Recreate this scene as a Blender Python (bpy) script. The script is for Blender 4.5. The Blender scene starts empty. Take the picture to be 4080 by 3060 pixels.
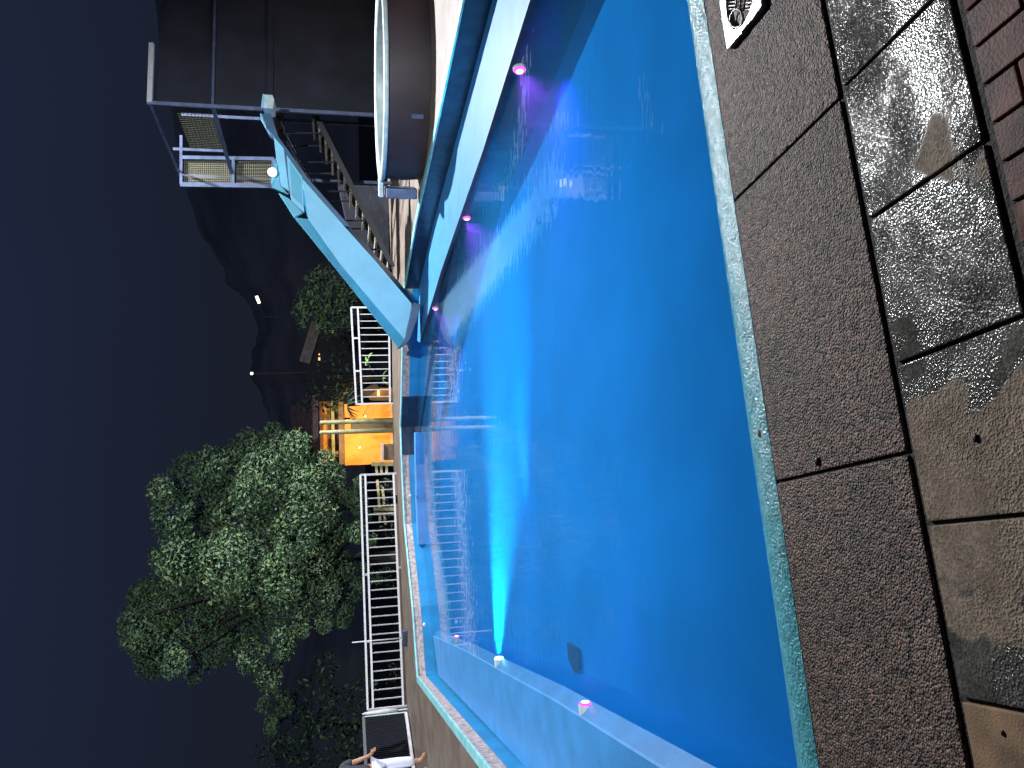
import bpy, bmesh, math, random
import numpy as np
from mathutils import Vector, Matrix
random.seed(7)
R = math.radians
# ------------------------------------------------------------------ camera
H = 1.55
FPX = 3064.0
P_, R_ = R(12.4), R(1.17)
Fv = Vector((0, math.cos(P_), -math.sin(P_))); Uv = Vector((0, math.sin(P_), math.cos(P_))); Rv = Vector((1, 0, 0))
R2 = Rv*math.cos(R_) - Uv*math.sin(R_)
U2 = Uv*math.cos(R_) + Rv*math.sin(R_)
CAM = Vector((0, 0, H))
def ray(x, y):
    u = 3060-y; v = x
    return Fv + R2*((u-1530)/FPX) - U2*((v-2040)/FPX)
def gp(x, y, z=0.0):
    d = ray(x, y); return CAM + d*((z-H)/d.z)
def at(x, y, Y):
    d = ray(x, y); return CAM + d*(Y/d.y)
sc = bpy.context.scene
cd = bpy.data.cameras.new('camera'); cam = bpy.data.objects.new('camera', cd); sc.collection.objects.link(cam)
m3 = Matrix((-U2, R2, -Fv)).transposed()
cam.matrix_world = Matrix.Translation(CAM) @ m3.to_4x4()
cd.sensor_fit = 'HORIZONTAL'; cd.sensor_width = 36; cd.lens = FPX/4080*36
cd.clip_start = 0.05; cd.clip_end = 3000
sc.camera = cam
# ------------------------------------------------------------------ world
w = bpy.data.worlds.new('World'); sc.world = w; w.use_nodes = True
nt = w.node_tree; nt.nodes.clear()
wo = nt.nodes.new('ShaderNodeOutputWorld'); bg = nt.nodes.new('ShaderNodeBackground')
tc = nt.nodes.new('ShaderNodeTexCoord'); sx = nt.nodes.new('ShaderNodeSeparateXYZ'); cr = nt.nodes.new('ShaderNodeValToRGB')
nz = nt.nodes.new('ShaderNodeTexNoise'); nz.inputs['Scale'].default_value = 1.6; nz.inputs['Detail'].default_value = 3
ma = nt.nodes.new('ShaderNodeMath'); ma.operation = 'MULTIPLY_ADD'; ma.inputs[1].default_value = .22
nt.links.new(tc.outputs['Generated'], sx.inputs[0]); nt.links.new(tc.outputs['Generated'], nz.inputs['Vector'])
nt.links.new(nz.outputs['Fac'], ma.inputs[0]); nt.links.new(sx.outputs['Z'], ma.inputs[2])
e = cr.color_ramp.elements
e[0].position = 0.06; e[0].color = (.0112, .0112, .0165, 1)
e[1].position = 1.0; e[1].color = (.006, .010, .024, 1)
k = e.new(.28); k.color = (.0105, .0135, .0260, 1)
k = e.new(.55); k.color = (.0125, .0195, .0470, 1)
nt.links.new(ma.outputs[0], cr.inputs[0]); nt.links.new(cr.outputs[0], bg.inputs[0]); nt.links.new(bg.outputs[0], wo.inputs[0])
bg.inputs[1].default_value = 1.0
sc.view_settings.view_transform = 'Standard'; sc.view_settings.look = 'None'
sc.view_settings.exposure = 0; sc.view_settings.gamma = 1
cy = sc.cycles
cy.max_bounces = 8; cy.diffuse_bounces = 3; cy.glossy_bounces = 3; cy.transmission_bounces = 4
cy.transparent_max_bounces = 16; cy.volume_bounces = 1
cy.caustics_reflective = False; cy.caustics_refractive = False
cy.sample_clamp_indirect = 3.0; cy.sample_clamp_direct = 0
# ------------------------------------------------------------------ levels and axes
W = -.09; DK = .27
AX = Vector((1, .243, 0)).normalized(); BX = Vector((AX.y, -AX.x, 0)); E0 = Vector((.40, 2.757, 0))
E0 = gp(2968, 1110, 0)
def AB(a, b, z=0.0): return E0 + AX*a + BX*b + Vector((0, 0, z))

# ------------------------------------------------------------------ lamps (flood lights of the place)
def aim(o, to):
    o.rotation_euler = (Vector(to)-o.location).to_track_quat('-Z', 'Y').to_euler()
def spot(name, loc, to, power, col, ang, blend=.4, rad=.15, parent=None):
    l = bpy.data.lights.new(name, 'SPOT'); l.energy = power; l.color = col; l.spot_size = R(ang); l.spot_blend = blend; l.shadow_soft_size = rad
    o = bpy.data.objects.new(name, l); sc.collection.objects.link(o); o.location = loc; aim(o, to)
    if parent: o.location = Vector(loc)-parent.location; o.parent = parent
    return o
def point(name, loc, power, col, rad=.05, parent=None):
    l = bpy.data.lights.new(name, 'POINT'); l.energy = power; l.color = col; l.shadow_soft_size = rad
    o = bpy.data.objects.new(name, l); sc.collection.objects.link(o); o.location = loc
    if parent: o.location = Vector(loc)-parent.location; o.parent = parent
    return o
KEY = Vector((7.47, 18.0, 10.3))
FILL = Vector((2.5, -8.5, 7.5))

# ------------------------------------------------------------------ mesh helpers
class MB:
    def __init__(s): s.bm = bmesh.new()
    def poly(s, pts):
        vs = [s.bm.verts.new(p) for p in pts]
        try: return s.bm.faces.new(vs)
        except ValueError: return None
    def prism(s, pts, d):
        """extrude polygon pts by vector d (closed)"""
        d = Vector(d); a = [s.bm.verts.new(p) for p in pts]; b = [s.bm.verts.new(Vector(p)+d) for p in pts]
        n = len(a); s.bm.faces.new(a); s.bm.faces.new(b[::-1])
        for i in range(n): s.bm.faces.new((a[i], b[i], b[(i+1) % n], a[(i+1) % n]))
        return s
    def box(s, c, sz, rz=0, ax=None):
        c = Vector(c); x, y, z = [k/2 for k in sz]
        M = Matrix.Rotation(rz, 3, 'Z') if ax is None else ax
        P = [M @ Vector((i*x, j*y, -z)) + c for i, j in ((-1, -1), (1, -1), (1, 1), (-1, 1))]
        return s.prism(P, M @ Vector((0, 0, 2*z)))
    def tube(s, pts, r, n=8, cap=True):
        pts = [Vector(p) for p in pts]; rs = r if isinstance(r, (list, tuple)) else [r]*len(pts)
        rings = []
        for i, p in enumerate(pts):
            t = (pts[min(i+1, len(pts)-1)]-pts[max(i-1, 0)]).normalized()
            u = t.cross(Vector((0, 0, 1)))
            if u.length < .05: u = t.cross(Vector((1, 0, 0)))
            u.normalize(); v = t.cross(u)
            rings.append([s.bm.verts.new(p+(u*math.cos(2*math.pi*k/n)+v*math.sin(2*math.pi*k/n))*rs[i]) for k in range(n)])
        for a, b in zip(rings, rings[1:]):
            for k in range(n): s.bm.faces.new((a[k], a[(k+1) % n], b[(k+1) % n], b[k]))
        if cap: s.bm.faces.new(rings[0][::-1]); s.bm.faces.new(rings[-1])
        return s
    def bar(s, a, b, wx, wy=None):
        a, b = Vector(a), Vector(b); wy = wy or wx; t = (b-a).normalized()
        u = t.cross(Vector((0, 0, 1)))
        if u.length < .05: u = t.cross(Vector((0, 1, 0)))
        u.normalize(); v = t.cross(u)
        return s.prism([a+u*i*wx/2+v*j*wy/2 for i, j in ((-1, -1), (1, -1), (1, 1), (-1, 1))], b-a)
    def lathe(s, prof, c, n=32, z0=0):
        c = Vector(c); rings = []
        for r, z in prof:
            rings.append([s.bm.verts.new(c+Vector((r*math.cos(2*math.pi*k/n), r*math.sin(2*math.pi*k/n), z))) for k in range(n)])
        for a, b in zip(rings, rings[1:]):
            for k in range(n): s.bm.faces.new((a[k], a[(k+1) % n], b[(k+1) % n], b[k]))
        return s
    def sphere(s, c, r, sub=2, sc_=(1, 1, 1)):
        M = Matrix.Translation(c) @ Matrix.Diagonal((r*sc_[0], r*sc_[1], r*sc_[2], 1))
        bmesh.ops.create_icosphere(s.bm, subdivisions=sub, radius=1, matrix=M); return s
    def build(s, name, mat, parent=None, bevel=0, smooth=False, **tags):
        bm = s.bm; bmesh.ops.recalc_face_normals(bm, faces=bm.faces)
        if bevel: bmesh.ops.bevel(bm, geom=[x for x in bm.edges if len(x.link_faces) == 2 and x.calc_face_angle(0) > .5], offset=bevel, segments=2, affect='EDGES', profile=.6, clamp_overlap=True)
        me = bpy.data.meshes.new(name)
        if parent is not None:
            bmesh.ops.translate(bm, verts=bm.verts, vec=-wloc(parent))
        bm.to_mesh(me); bm.free()
        if smooth:
            for p in me.polygons: p.use_smooth = True
        for m in (mat if isinstance(mat, (list, tuple)) else [mat]): me.materials.append(m)
        o = bpy.data.objects.new(name, me); sc.collection.objects.link(o)
        if parent is not None: o.parent = parent
        for k_, v_ in tags.items(): o[k_] = v_
        return o
def wloc(o):
    v = Vector(o.location)
    while o.parent: o = o.parent; v += o.location
    return v
def thing(name, label, cat, loc, group=None):
    o = bpy.data.objects.new(name, None); sc.collection.objects.link(o); o.location = loc; o.empty_display_size = .1
    o['label'] = label; o['category'] = cat
    if group: o['group'] = group
    return o
def tag(o, label, cat, group=None):
    o['label'] = label; o['category'] = cat
    if group: o['group'] = group
    return o

# ------------------------------------------------------------------ materials
def mat(name, col, rough=.6, metal=0, bump=0, bscale=20, var=0, vscale=3, spec=.5, emit=None, es=0, coat=0, detail=5, col2=None, bdist=.02):
    m = bpy.data.materials.new(name); m.use_nodes = True; n = m.node_tree; b = n.nodes['Principled BSDF']
    b.inputs['Base Color'].default_value = (*col, 1); b.inputs['Roughness'].default_value = rough; b.inputs['Metallic'].default_value = metal
    b.inputs['Specular IOR Level'].default_value = spec; b.inputs['Coat Weight'].default_value = coat; b.inputs['Coat Roughness'].default_value = .08
    t = n.nodes.new('ShaderNodeTexCoord')
    if var or col2:
        x = n.nodes.new('ShaderNodeTexNoise'); x.inputs['Scale'].default_value = vscale; x.inputs['Detail'].default_value = detail
        n.links.new(t.outputs['Object'], x.inputs['Vector'])
        r = n.nodes.new('ShaderNodeValToRGB'); n.links.new(x.outputs['Fac'], r.inputs[0]); n.links.new(r.outputs[0], b.inputs['Base Color'])
        c2 = col2 or tuple(c*(1-var) for c in col)
        r.color_ramp.elements[0].position = .36; r.color_ramp.elements[0].color = (*c2, 1)
        r.color_ramp.elements[1].position = .64; r.color_ramp.elements[1].color = (*[min(1, c*(1+var*.3)) for c in col], 1)
    if bump:
        x = n.nodes.new('ShaderNodeTexNoise'); x.inputs['Scale'].default_value = bscale; x.inputs['Detail'].default_value = 4
        n.links.new(t.outputs['Object'], x.inputs['Vector'])
        bp = n.nodes.new('ShaderNodeBump'); bp.inputs['Strength'].default_value = bump; bp.inputs['Distance'].default_value = bdist
        n.links.new(x.outputs['Fac'], bp.inputs['Height']); n.links.new(bp.outputs[0], b.inputs['Normal'])
    if emit: b.inputs['Emission Color'].default_value = (*emit, 1); b.inputs['Emission Strength'].default_value = es
    return m

def wet_concrete():
    m = bpy.data.materials.new('wet_grey_slab'); m.use_nodes = True; n = m.node_tree; L = n.links; b = n.nodes['Principled BSDF']
    t = n.nodes.new('ShaderNodeTexCoord')
    def noise(s, d, off=0, dist=0):
        mp = n.nodes.new('ShaderNodeMapping'); mp.inputs['Location'].default_value = (off, off*.7, 0); L.new(t.outputs['Object'], mp.inputs[0])
        x = n.nodes.new('ShaderNodeTexNoise'); x.inputs['Scale'].default_value = s; x.inputs['Detail'].default_value = d; x.inputs['Distortion'].default_value = dist; L.new(mp.outputs[0], x.inputs['Vector']); return x.outputs['Fac']
    def ramp(src, p0, p1, c0, c1):
        r = n.nodes.new('ShaderNodeValToRGB'); L.new(src, r.inputs[0]); r.color_ramp.elements[0].position = p0; r.color_ramp.elements[1].position = p1
        r.color_ramp.elements[0].color = (*c0, 1); r.color_ramp.elements[1].color = (*c1, 1); return r.outputs[0]
    dry = ramp(noise(9, 8), .3, .7, (.15, .115, .083), (.26, .21, .16))
    wet = ramp(noise(6, 8, 3), .3, .72, (.034, .032, .028), (.12, .12, .108))
    at_ = n.nodes.new('ShaderNodeAttribute'); at_.attribute_name = 'wet'
    ad = n.nodes.new('ShaderNodeMath'); ad.operation = 'ADD'; L.new(at_.outputs['Fac'], ad.inputs[0])
    nn = n.nodes.new('ShaderNodeMath'); nn.operation = 'MULTIPLY_ADD'; nn.inputs[1].default_value = 1.1; nn.inputs[2].default_value = -.55; L.new(noise(4.2, 5, 11, .6), nn.inputs[0]); L.new(nn.outputs[0], ad.inputs[1])
    msk = ramp(ad.outputs[0], .47, .53, (0, 0, 0), (1, 1, 1))
    mx = n.nodes.new('ShaderNodeMix'); mx.data_type = 'RGBA'; L.new(msk, mx.inputs[0]); L.new(dry, mx.inputs[6]); L.new(wet, mx.inputs[7]); L.new(mx.outputs[2], b.inputs['Base Color'])
    rr = n.nodes.new('ShaderNodeMapRange'); rr.inputs[3].default_value = .75; rr.inputs[4].default_value = .17; b.inputs['Specular IOR Level'].default_value = .22; L.new(msk, rr.inputs[0]); L.new(rr.outputs[0], b.inputs['Roughness'])
    vo = n.nodes.new('ShaderNodeTexVoronoi'); vo.inputs['Scale'].default_value = 150; L.new(t.outputs['Object'], vo.inputs['Vector'])
    hm = n.nodes.new('ShaderNodeMath'); hm.operation = 'ADD'; L.new(vo.outputs['Distance'], hm.inputs[0]); L.new(noise(60, 5, 5), hm.inputs[1])
    pw = n.nodes.new('ShaderNodeMapRange'); pw.inputs[1].default_value = .40; pw.inputs[2].default_value = .60; pw.inputs[3].default_value = .25; pw.inputs[4].default_value = 1.0; L.new(noise(3.0, 3, 21, .5), pw.inputs[0])
    bp = n.nodes.new('ShaderNodeBump'); bp.inputs['Distance'].default_value = .0035; L.new(pw.outputs[0], bp.inputs['Strength'])
    L.new(hm.outputs[0], bp.inputs['Height']); L.new(bp.outputs[0], b.inputs['Normal'])
    gm = n.nodes.new('ShaderNodeMix'); gm.data_type = 'RGBA'; gm.blend_type = 'MULTIPLY'; gm.inputs[0].default_value = 1
    L.new(mx.outputs[2], gm.inputs[6]); L.new(ramp(vo.outputs['Color'], .0, .9, (.55, .55, .55), (1.35, 1.3, 1.25)), gm.inputs[7]); L.new(gm.outputs[2], b.inputs['Base Color'])
    return m
def aggregate():
    m = bpy.data.materials.new('brown_aggregate'); m.use_nodes = True; n = m.node_tree; L = n.links; b = n.nodes['Principled BSDF']
    t = n.nodes.new('ShaderNodeTexCoord')
    v = n.nodes.new('ShaderNodeTexVoronoi'); v.inputs['Scale'].default_value = 125; L.new(t.outputs['Object'], v.inputs['Vector'])
    r = n.nodes.new('ShaderNodeValToRGB'); L.new(v.outputs['Color'], r.inputs[0])
    el = r.color_ramp.elements; el[0].position = .16; el[0].color = (.010, .008, .008, 1); el[1].position = .95; el[1].color = (.32, .23, .17, 1)
    k = el.new(.3); k.color = (.085, .056, .043, 1); k = el.new(.7); k.color = (.135, .092, .070, 1)
    x = n.nodes.new('ShaderNodeTexNoise'); x.inputs['Scale'].default_value = 30; x.inputs['Detail'].default_value = 8; L.new(t.outputs['Object'], x.inputs['Vector'])
    r2 = n.nodes.new('ShaderNodeValToRGB'); L.new(x.outputs['Fac'], r2.inputs[0]); r2.color_ramp.elements[0].position = .37; r2.color_ramp.elements[0].color = (.12, .12, .12, 1); r2.color_ramp.elements[1].position = .47; r2.color_ramp.elements[1].color = (1.12, 1.1, 1.08, 1)
    x3 = n.nodes.new('ShaderNodeTexNoise'); x3.inputs['Scale'].default_value = 2.2; x3.inputs['Detail'].default_value = 5; L.new(t.outputs['Object'], x3.inputs['Vector'])
    r3 = n.nodes.new('ShaderNodeValToRGB'); L.new(x3.outputs['Fac'], r3.inputs[0]); r3.color_ramp.elements[0].position = .35; r3.color_ramp.elements[0].color = (.62, .6, .58, 1); r3.color_ramp.elements[1].position = .65; r3.color_ramp.elements[1].color = (1.1, 1, .95, 1)
    q = n.nodes.new('ShaderNodeMix'); q.data_type = 'RGBA'; q.blend_type = 'MULTIPLY'; q.inputs[0].default_value = 1; L.new(r.outputs[0], q.inputs[6]); L.new(r2.outputs[0], q.inputs[7])
    q2 = n.nodes.new('ShaderNodeMix'); q2.data_type = 'RGBA'; q2.blend_type = 'MULTIPLY'; q2.inputs[0].default_value = 1; L.new(q.outputs[2], q2.inputs[6]); L.new(r3.outputs[0], q2.inputs[7])
    L.new(q2.outputs[2], b.inputs['Base Color']); b.inputs['Roughness'].default_value = .62
    ad = n.nodes.new('ShaderNodeMath'); ad.operation = 'SUBTRACT'; L.new(x.outputs['Fac'], ad.inputs[0]); L.new(v.outputs['Distance'], ad.inputs[1])
    bp = n.nodes.new('ShaderNodeBump'); bp.inputs['Strength'].default_value = .8; bp.inputs['Distance'].default_value = .007; L.new(ad.outputs[0], bp.inputs['Height']); L.new(bp.outputs[0], b.inputs['Normal'])
    return m
M = {}
M['agg'] = aggregate(); M['slab'] = wet_concrete()
M['brick'] = mat('wet_red_paver', (.14, .058, .048), .55, spec=.14, bump=.5, bdist=.004, bscale=110, vscale=9, col2=(.045, .016, .013))
M['brick_dry'] = mat('dusty_red_paver', (.25, .15, .13), .75, spec=.15, bump=.5, bdist=.004, bscale=110, vscale=9, col2=(.075, .035, .027))
M['grout'] = mat('dark_grout', (.012, .009, .008), .8, bump=.5, bscale=80)
M['teal'] = mat('wet_teal_paint', (.13, .50, .58), .2, spec=.8, bump=1.0, bdist=.008, bscale=85, vscale=26, col2=(.08, .32, .37), detail=8)
M['tealdry'] = mat('pale_teal_paint', (.26, .62, .66), .4, bump=.2, bscale=30, vscale=6, var=.25)
M['beige'] = mat('beige_stone', (.56, .46, .44), .7, bump=.9, bscale=45, vscale=14, col2=(.30, .24, .22))
M['deck'] = mat('far_deck', (.19, .15, .12), .55, bump=.3, bscale=40, vscale=2.5, col2=(.125, .092, .074))
M['blue'] = mat('pool_blue_paint', (.003, .17, .53), .9, vscale=1.2, var=.14, spec=0)
M['wallblue'] = mat('wall_blue_paint', (.02, .24, .50), .4, vscale=3, var=.2)
M['blueledge'] = mat('light_blue_paint', (.055, .27, .62), .38, vscale=3, var=.16, bump=.12, bscale=30)
M['shade_navy'] = mat('painted_shade_navy', (.014, .035, .075), .25, bump=.25, bscale=12, vscale=5, col2=(.010, .016, .05))  # shade put into the colour: right wall, cove and right ledge edge
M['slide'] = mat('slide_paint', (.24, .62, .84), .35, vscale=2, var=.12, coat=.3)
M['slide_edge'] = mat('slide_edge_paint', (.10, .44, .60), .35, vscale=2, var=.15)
M['slide_dark'] = mat('slide_shade_dark', (.03, .10, .20), .4, vscale=3, var=.3)  # darker copy of the slide paint, underside shade put into its colour
M['tread'] = mat('stair_tread', (.20, .18, .15), .7, vscale=5, var=.3)
M['grey'] = mat('grey_frame', (.11, .11, .12), .6)
M['white'] = mat('white_metal', (.62, .61, .64), .35, vscale=12, var=.12)
M['steel'] = mat('painted_steel', (.10, .13, .23), .45, metal=.2, vscale=6, var=.3)
M['mesh'] = mat('wire_mesh', (.19, .175, .11), .6)
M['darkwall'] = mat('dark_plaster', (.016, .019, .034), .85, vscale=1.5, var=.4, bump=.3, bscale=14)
M['drum'] = mat('maroon_tub', (.042, .026, .034), .6, vscale=2, var=.3)
M['rim'] = mat('pale_rim', (.55, .66, .68), .4, vscale=8, var=.2)
M['wood'] = mat('wood_pole', (.34, .33, .17), .6, bump=.4, bscale=22, vscale=5, col2=(.24, .22, .12))
M['yfence'] = mat('yellow_timber', (.80, .62, .32), .6, bump=.4, bscale=22, vscale=5, var=.3)
M['orange'] = mat('orange_render', (.74, .33, .07), .75, bump=.3, bscale=12, vscale=2.5, var=.22)
M['pink'] = mat('pale_plinth', (.62, .42, .33), .75, vscale=4, var=.2)
M['brown'] = mat('dark_timber', (.16, .095, .06), .6, bump=.3, bscale=20, vscale=5, var=.4)
M['tile'] = mat('roof_tile', (.17, .11, .12), .6, bump=.6, bscale=10, vscale=4, var=.4)
M['black'] = mat('black_plastic', (.012, .012, .014), .45)
M['ground'] = mat('dark_ground', (.03, .034, .025), .9, vscale=.6, var=.5)
M['hill'] = mat('hill_scrub', (.75, .62, .48), 1, vscale=.05, var=.4)
M['leaf'] = mat('leaf_green', (.10, .175, .085), .6, vscale=.9, col2=(.042, .085, .045))
M['leaf2'] = mat('leaf_yellow_green', (.15, .215, .075), .6, vscale=1.0, col2=(.07, .12, .05))
M['leafdark'] = mat('leaf_dark', (.022, .04, .024), .6, vscale=1.2, var=.4)
M['banana'] = mat('bright_leaf', (.25, .42, .12), .4, vscale=3, var=.3)
M['bark'] = mat('bark', (.013, .011, .009), .85, bump=.6, bscale=15)
M['plate'] = mat('plate_white', (.27, .26, .265), .3, metal=.2, bump=.15, bscale=40, vscale=20, var=.15)
M['skin'] = mat('skin', (.42, .22, .14), .5); M['shirt'] = mat('dark_shirt', (.035, .035, .045), .8, bump=.2, bscale=20)
M['trousers'] = mat('white_trousers', (.70, .70, .82), .75, bump=.3, bscale=14); M['hair'] = mat('dark_hair', (.02, .014, .01), .6)
def emis(name, col, s): return mat(name, (0, 0, 0), .5, emit=col, es=s)
M['glow'] = emis('dim_glow', (1, .55, .25), 1.6); M['lampw'] = emis('lamp_white', (.85, .95, 1), 2.2); M['lampwarm'] = emis('lamp_warm', (1, .62, .2), 14)
M['core'] = emis('lens_core', (1, .8, 1), 6); M['magenta'] = emis('lens_magenta', (1, .06, .85), 3); M['cyan'] = emis('lens_cyan', (.25, 1, 1), 14)
# pool water: clear surface over lightly scattering blue body
def water_mat():
    m = bpy.data.materials.new('pool_water'); m.use_nodes = True; n = m.node_tree; n.nodes.clear(); L = n.links
    o = n.nodes.new('ShaderNodeOutputMaterial'); mx = n.nodes.new('ShaderNodeMixShader'); tr = n.nodes.new('ShaderNodeBsdfTransparent'); gl = n.nodes.new('ShaderNodeBsdfGlossy')
    fr = n.nodes.new('ShaderNodeFresnel'); geo = n.nodes.new('ShaderNodeNewGeometry'); mr = n.nodes.new('ShaderNodeMapRange'); mr.inputs[3].default_value = 1.33; mr.inputs[4].default_value = 1/1.33; L.new(geo.outputs['Backfacing'], mr.inputs[0]); L.new(mr.outputs[0], fr.inputs[0]); gl.inputs['Roughness'].default_value = .015
    t = n.nodes.new('ShaderNodeTexCoord'); mp = n.nodes.new('ShaderNodeMapping'); mp.inputs['Rotation'].default_value = (0, 0, .24); mp.inputs['Scale'].default_value = (1, 1.9, 1)
    x = n.nodes.new('ShaderNodeTexNoise'); x.inputs['Scale'].default_value = 5.5; x.inputs['Detail'].default_value = .6; x.inputs['Roughness'].default_value = .5
    L.new(t.outputs['Object'], mp.inputs[0]); L.new(mp.outputs[0], x.inputs['Vector'])
    bp = n.nodes.new('ShaderNodeBump'); bp.inputs['Strength'].default_value = .5; bp.inputs['Distance'].default_value = .003; L.new(x.outputs['Fac'], bp.inputs['Height'])
    L.new(bp.outputs[0], gl.inputs['Normal']); L.new(bp.outputs[0], fr.inputs['Normal'])
    L.new(fr.outputs[0], mx.inputs[0]); L.new(tr.outputs[0], mx.inputs[1]); L.new(gl.outputs[0], mx.inputs[2]); L.new(mx.outputs[0], o.inputs['Surface'])
    ab = n.nodes.new('ShaderNodeVolumeAbsorption'); ab.inputs[0].default_value = (.05, .70, .97, 1); ab.inputs[1].default_value = WA
    vs = n.nodes.new('ShaderNodeVolumeScatter'); vs.inputs[0].default_value = (.10, .50, 1, 1); vs.inputs[1].default_value = WS; vs.inputs[2].default_value = 0
    ad = n.nodes.new('ShaderNodeAddShader'); L.new(ab.outputs[0], ad.inputs[0]); L.new(vs.outputs[0], ad.inputs[1]); L.new(ad.outputs[0], o.inputs['Volume'])
    return m
WA, WS = .30, .20
M['water'] = water_mat()

# ------------------------------------------------------------------ pool plan
def V2(x, y, z): return Vector((x, y, z))
curb = [(5.05, 3.9), (3.97, 7.83), (3.31, 10.81), (2.81, 13.34), (2.03, 16.1), (1.03, 16.85), (-.23, 17.54), (-.95, 18.1), (-1.6, 18.0), (-2.09, 17.89), (-3.1, 17.5), (-3.9, 16.5), (-4.5, 15.75), (-5.62, 14.95), (-3.69, 7.3), (-2.55, 2.9)]
WALL = [(Vector((a, b, 0))) for a, b in curb]
def offs(pts, d):
    """offset an open polyline outward (right of travel is inside?)"""
    out = []
    for i, p in enumerate(pts):
        t = (pts[min(i+1, len(pts)-1)]-pts[max(i-1, 0)]).normalized(); n = Vector((t.y, -t.x, 0)); out.append(p+n*d)
    return out
# travel is counter-clockwise (right side -> far -> left): outward normal = (t.y,-t.x)
FLOOR = -.52
def band(mb, pts, z0, z1, d0=0, d1=0):
    a = offs(pts, d0); b = offs(pts, d1)
    for i in range(len(pts)-1):
        mb.poly([a[i]+Vector((0, 0, z0)), a[i+1]+Vector((0, 0, z0)), b[i+1]+Vector((0, 0, z1)), b[i]+Vector((0, 0, z1))])
nearR = AB(5.4, -.30, 0); nearL = AB(-2.9, -.30, 0)
# pool basin: floor and painted sides
mb = MB()
pl = [nearR]+WALL[0:]+[nearL]
mb.poly([Vector((p.x, p.y, FLOOR)) for p in [nearR+AX*1.5]+offs(WALL, .15)+[nearL-AX*1]])
mb.poly([AB(7, -.27, FLOOR), AB(-4, -.27, FLOOR), AB(-4, -.27, W-.05), AB(7, -.27, W-.05)])
band(mb, WALL, FLOOR, W-.02, .012, .012)
mb.build('pool_basin', M['blue'], kind='structure')
# water body
mb = MB()
ring = [AB(7, -.26)]+[WALL[0]+Vector((1.2, -.6, 0))]+offs(WALL, .004)[1:-1]+[WALL[-1]+Vector((-.3, -.3, 0)), AB(-4.0, -.26)]
mb.prism([Vector((p.x, p.y, W)) for p in ring], (0, 0, FLOOR-W-.01))
water = mb.build('water', M['water'], kind='structure')

# ------------------------------------------------------------------ near paving
mb = MB()
mb.prism([AB(-7, .012, -.011), AB(7, .012, -.011), AB(7, 3.2, -.011), AB(-7, 3.2, -.011)], (0, 0, -.5))
mb.build('ground_bed', M['grout'], kind='structure')
def slabs(name, m, cells, gap, th=.05, bev=.004, attr=None):
    mb = MB()
    for (a0, a1, b0, b1) in cells:
        g = gap/2
        mb.prism([AB(a0+g, b0+g), AB(a1-g, b0+g), AB(a1-g, b1-g), AB(a0+g, b1-g)], (0, 0, -th))
    o = mb.build(name, m, bevel=bev, kind='structure'); return o
cj = [-7.58, -6.45, -5.32, -4.19, -3.06, -1.93, -.8, .33, 1.46, 2.59, 3.72, 4.85, 5.98, 7.11]
slabs('coping', M['agg'], [(cj[i], cj[i+1], 0.0, .705) for i in range(len(cj)-1)], .012, bev=.006)
gj = [.35+.45*i for i in range(-16, 15)]
g = slabs('paving', M['slab'], [(gj[i], gj[i+1], .722, 1.168) for i in range(len(gj)-1) if gj[i+1] > -1.44], .012, bev=.004)
M['tan'] = mat('tan_slab', (.30, .185, .10), .7, bump=.5, bdist=.004, bscale=150, vscale=9, col2=(.13, .085, .05), detail=8)
slabs('paving', M['tan'], [(gj[i], gj[i+1], .722, 1.168) for i in range(len(gj)-1) if gj[i+1] <= -1.44], .012, bev=.004)
# wetness: wet everywhere except two dry slabs (vertex attribute = moisture of each slab)
me = g.data; at_ = me.attributes.new('wet', 'FLOAT', 'POINT')
for v in me.vertices:
    a = (v.co-E0).dot(AX)
    at_.data[v.index].value = .58 if a > .40 else .70 if a > .2 else .66 if a > -.60 else (.46 if a > -.72 else (.18 if a > -1.15 else (.42 if a > -1.25 else .72)))
dry, wetb = [], []
for i in range(-60, 70):
    a0 = .03+.105*i
    for j in range(0, 12):
        L_ = .1 if i < 0 else .2
        sh = (i % 2)*.05 if i >= 0 else 0
        b0 = 1.195+j*L_ - sh*(j > 0); b1 = 1.195+(j+1)*L_-sh
        (dry if random.random() < .45 else wetb).append((a0, a0+.105, b0, b1))
slabs('brick_path', M['brick'], wetb, .01, bev=.003); slabs('brick_path', M['brick_dry'], dry, .01, bev=.003)
# teal bullnose between the coping and the water
mb = MB(); prof = [(-.006, -.006), (-.03, .0), (-.07, .0035), (-.11, .001), (-.17, -.022), (-.23, -.055), (-.275, -.086), (-.30, -.12), (-.31, -.2), (-.31, -.6), (0, -.6)]
na = 420
va = [[mb.bm.verts.new(AB(-7+14*i/na, b, z)) for b, z in prof] for i in range(na+1)]
for i in range(na):
    for j in range(len(prof)-1): mb.bm.faces.new((va[i][j], va[i+1][j], va[i+1][j+1], va[i][j+1]))
mb.build('pool_nosing', M['teal'], smooth=True, kind='structure')

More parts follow.
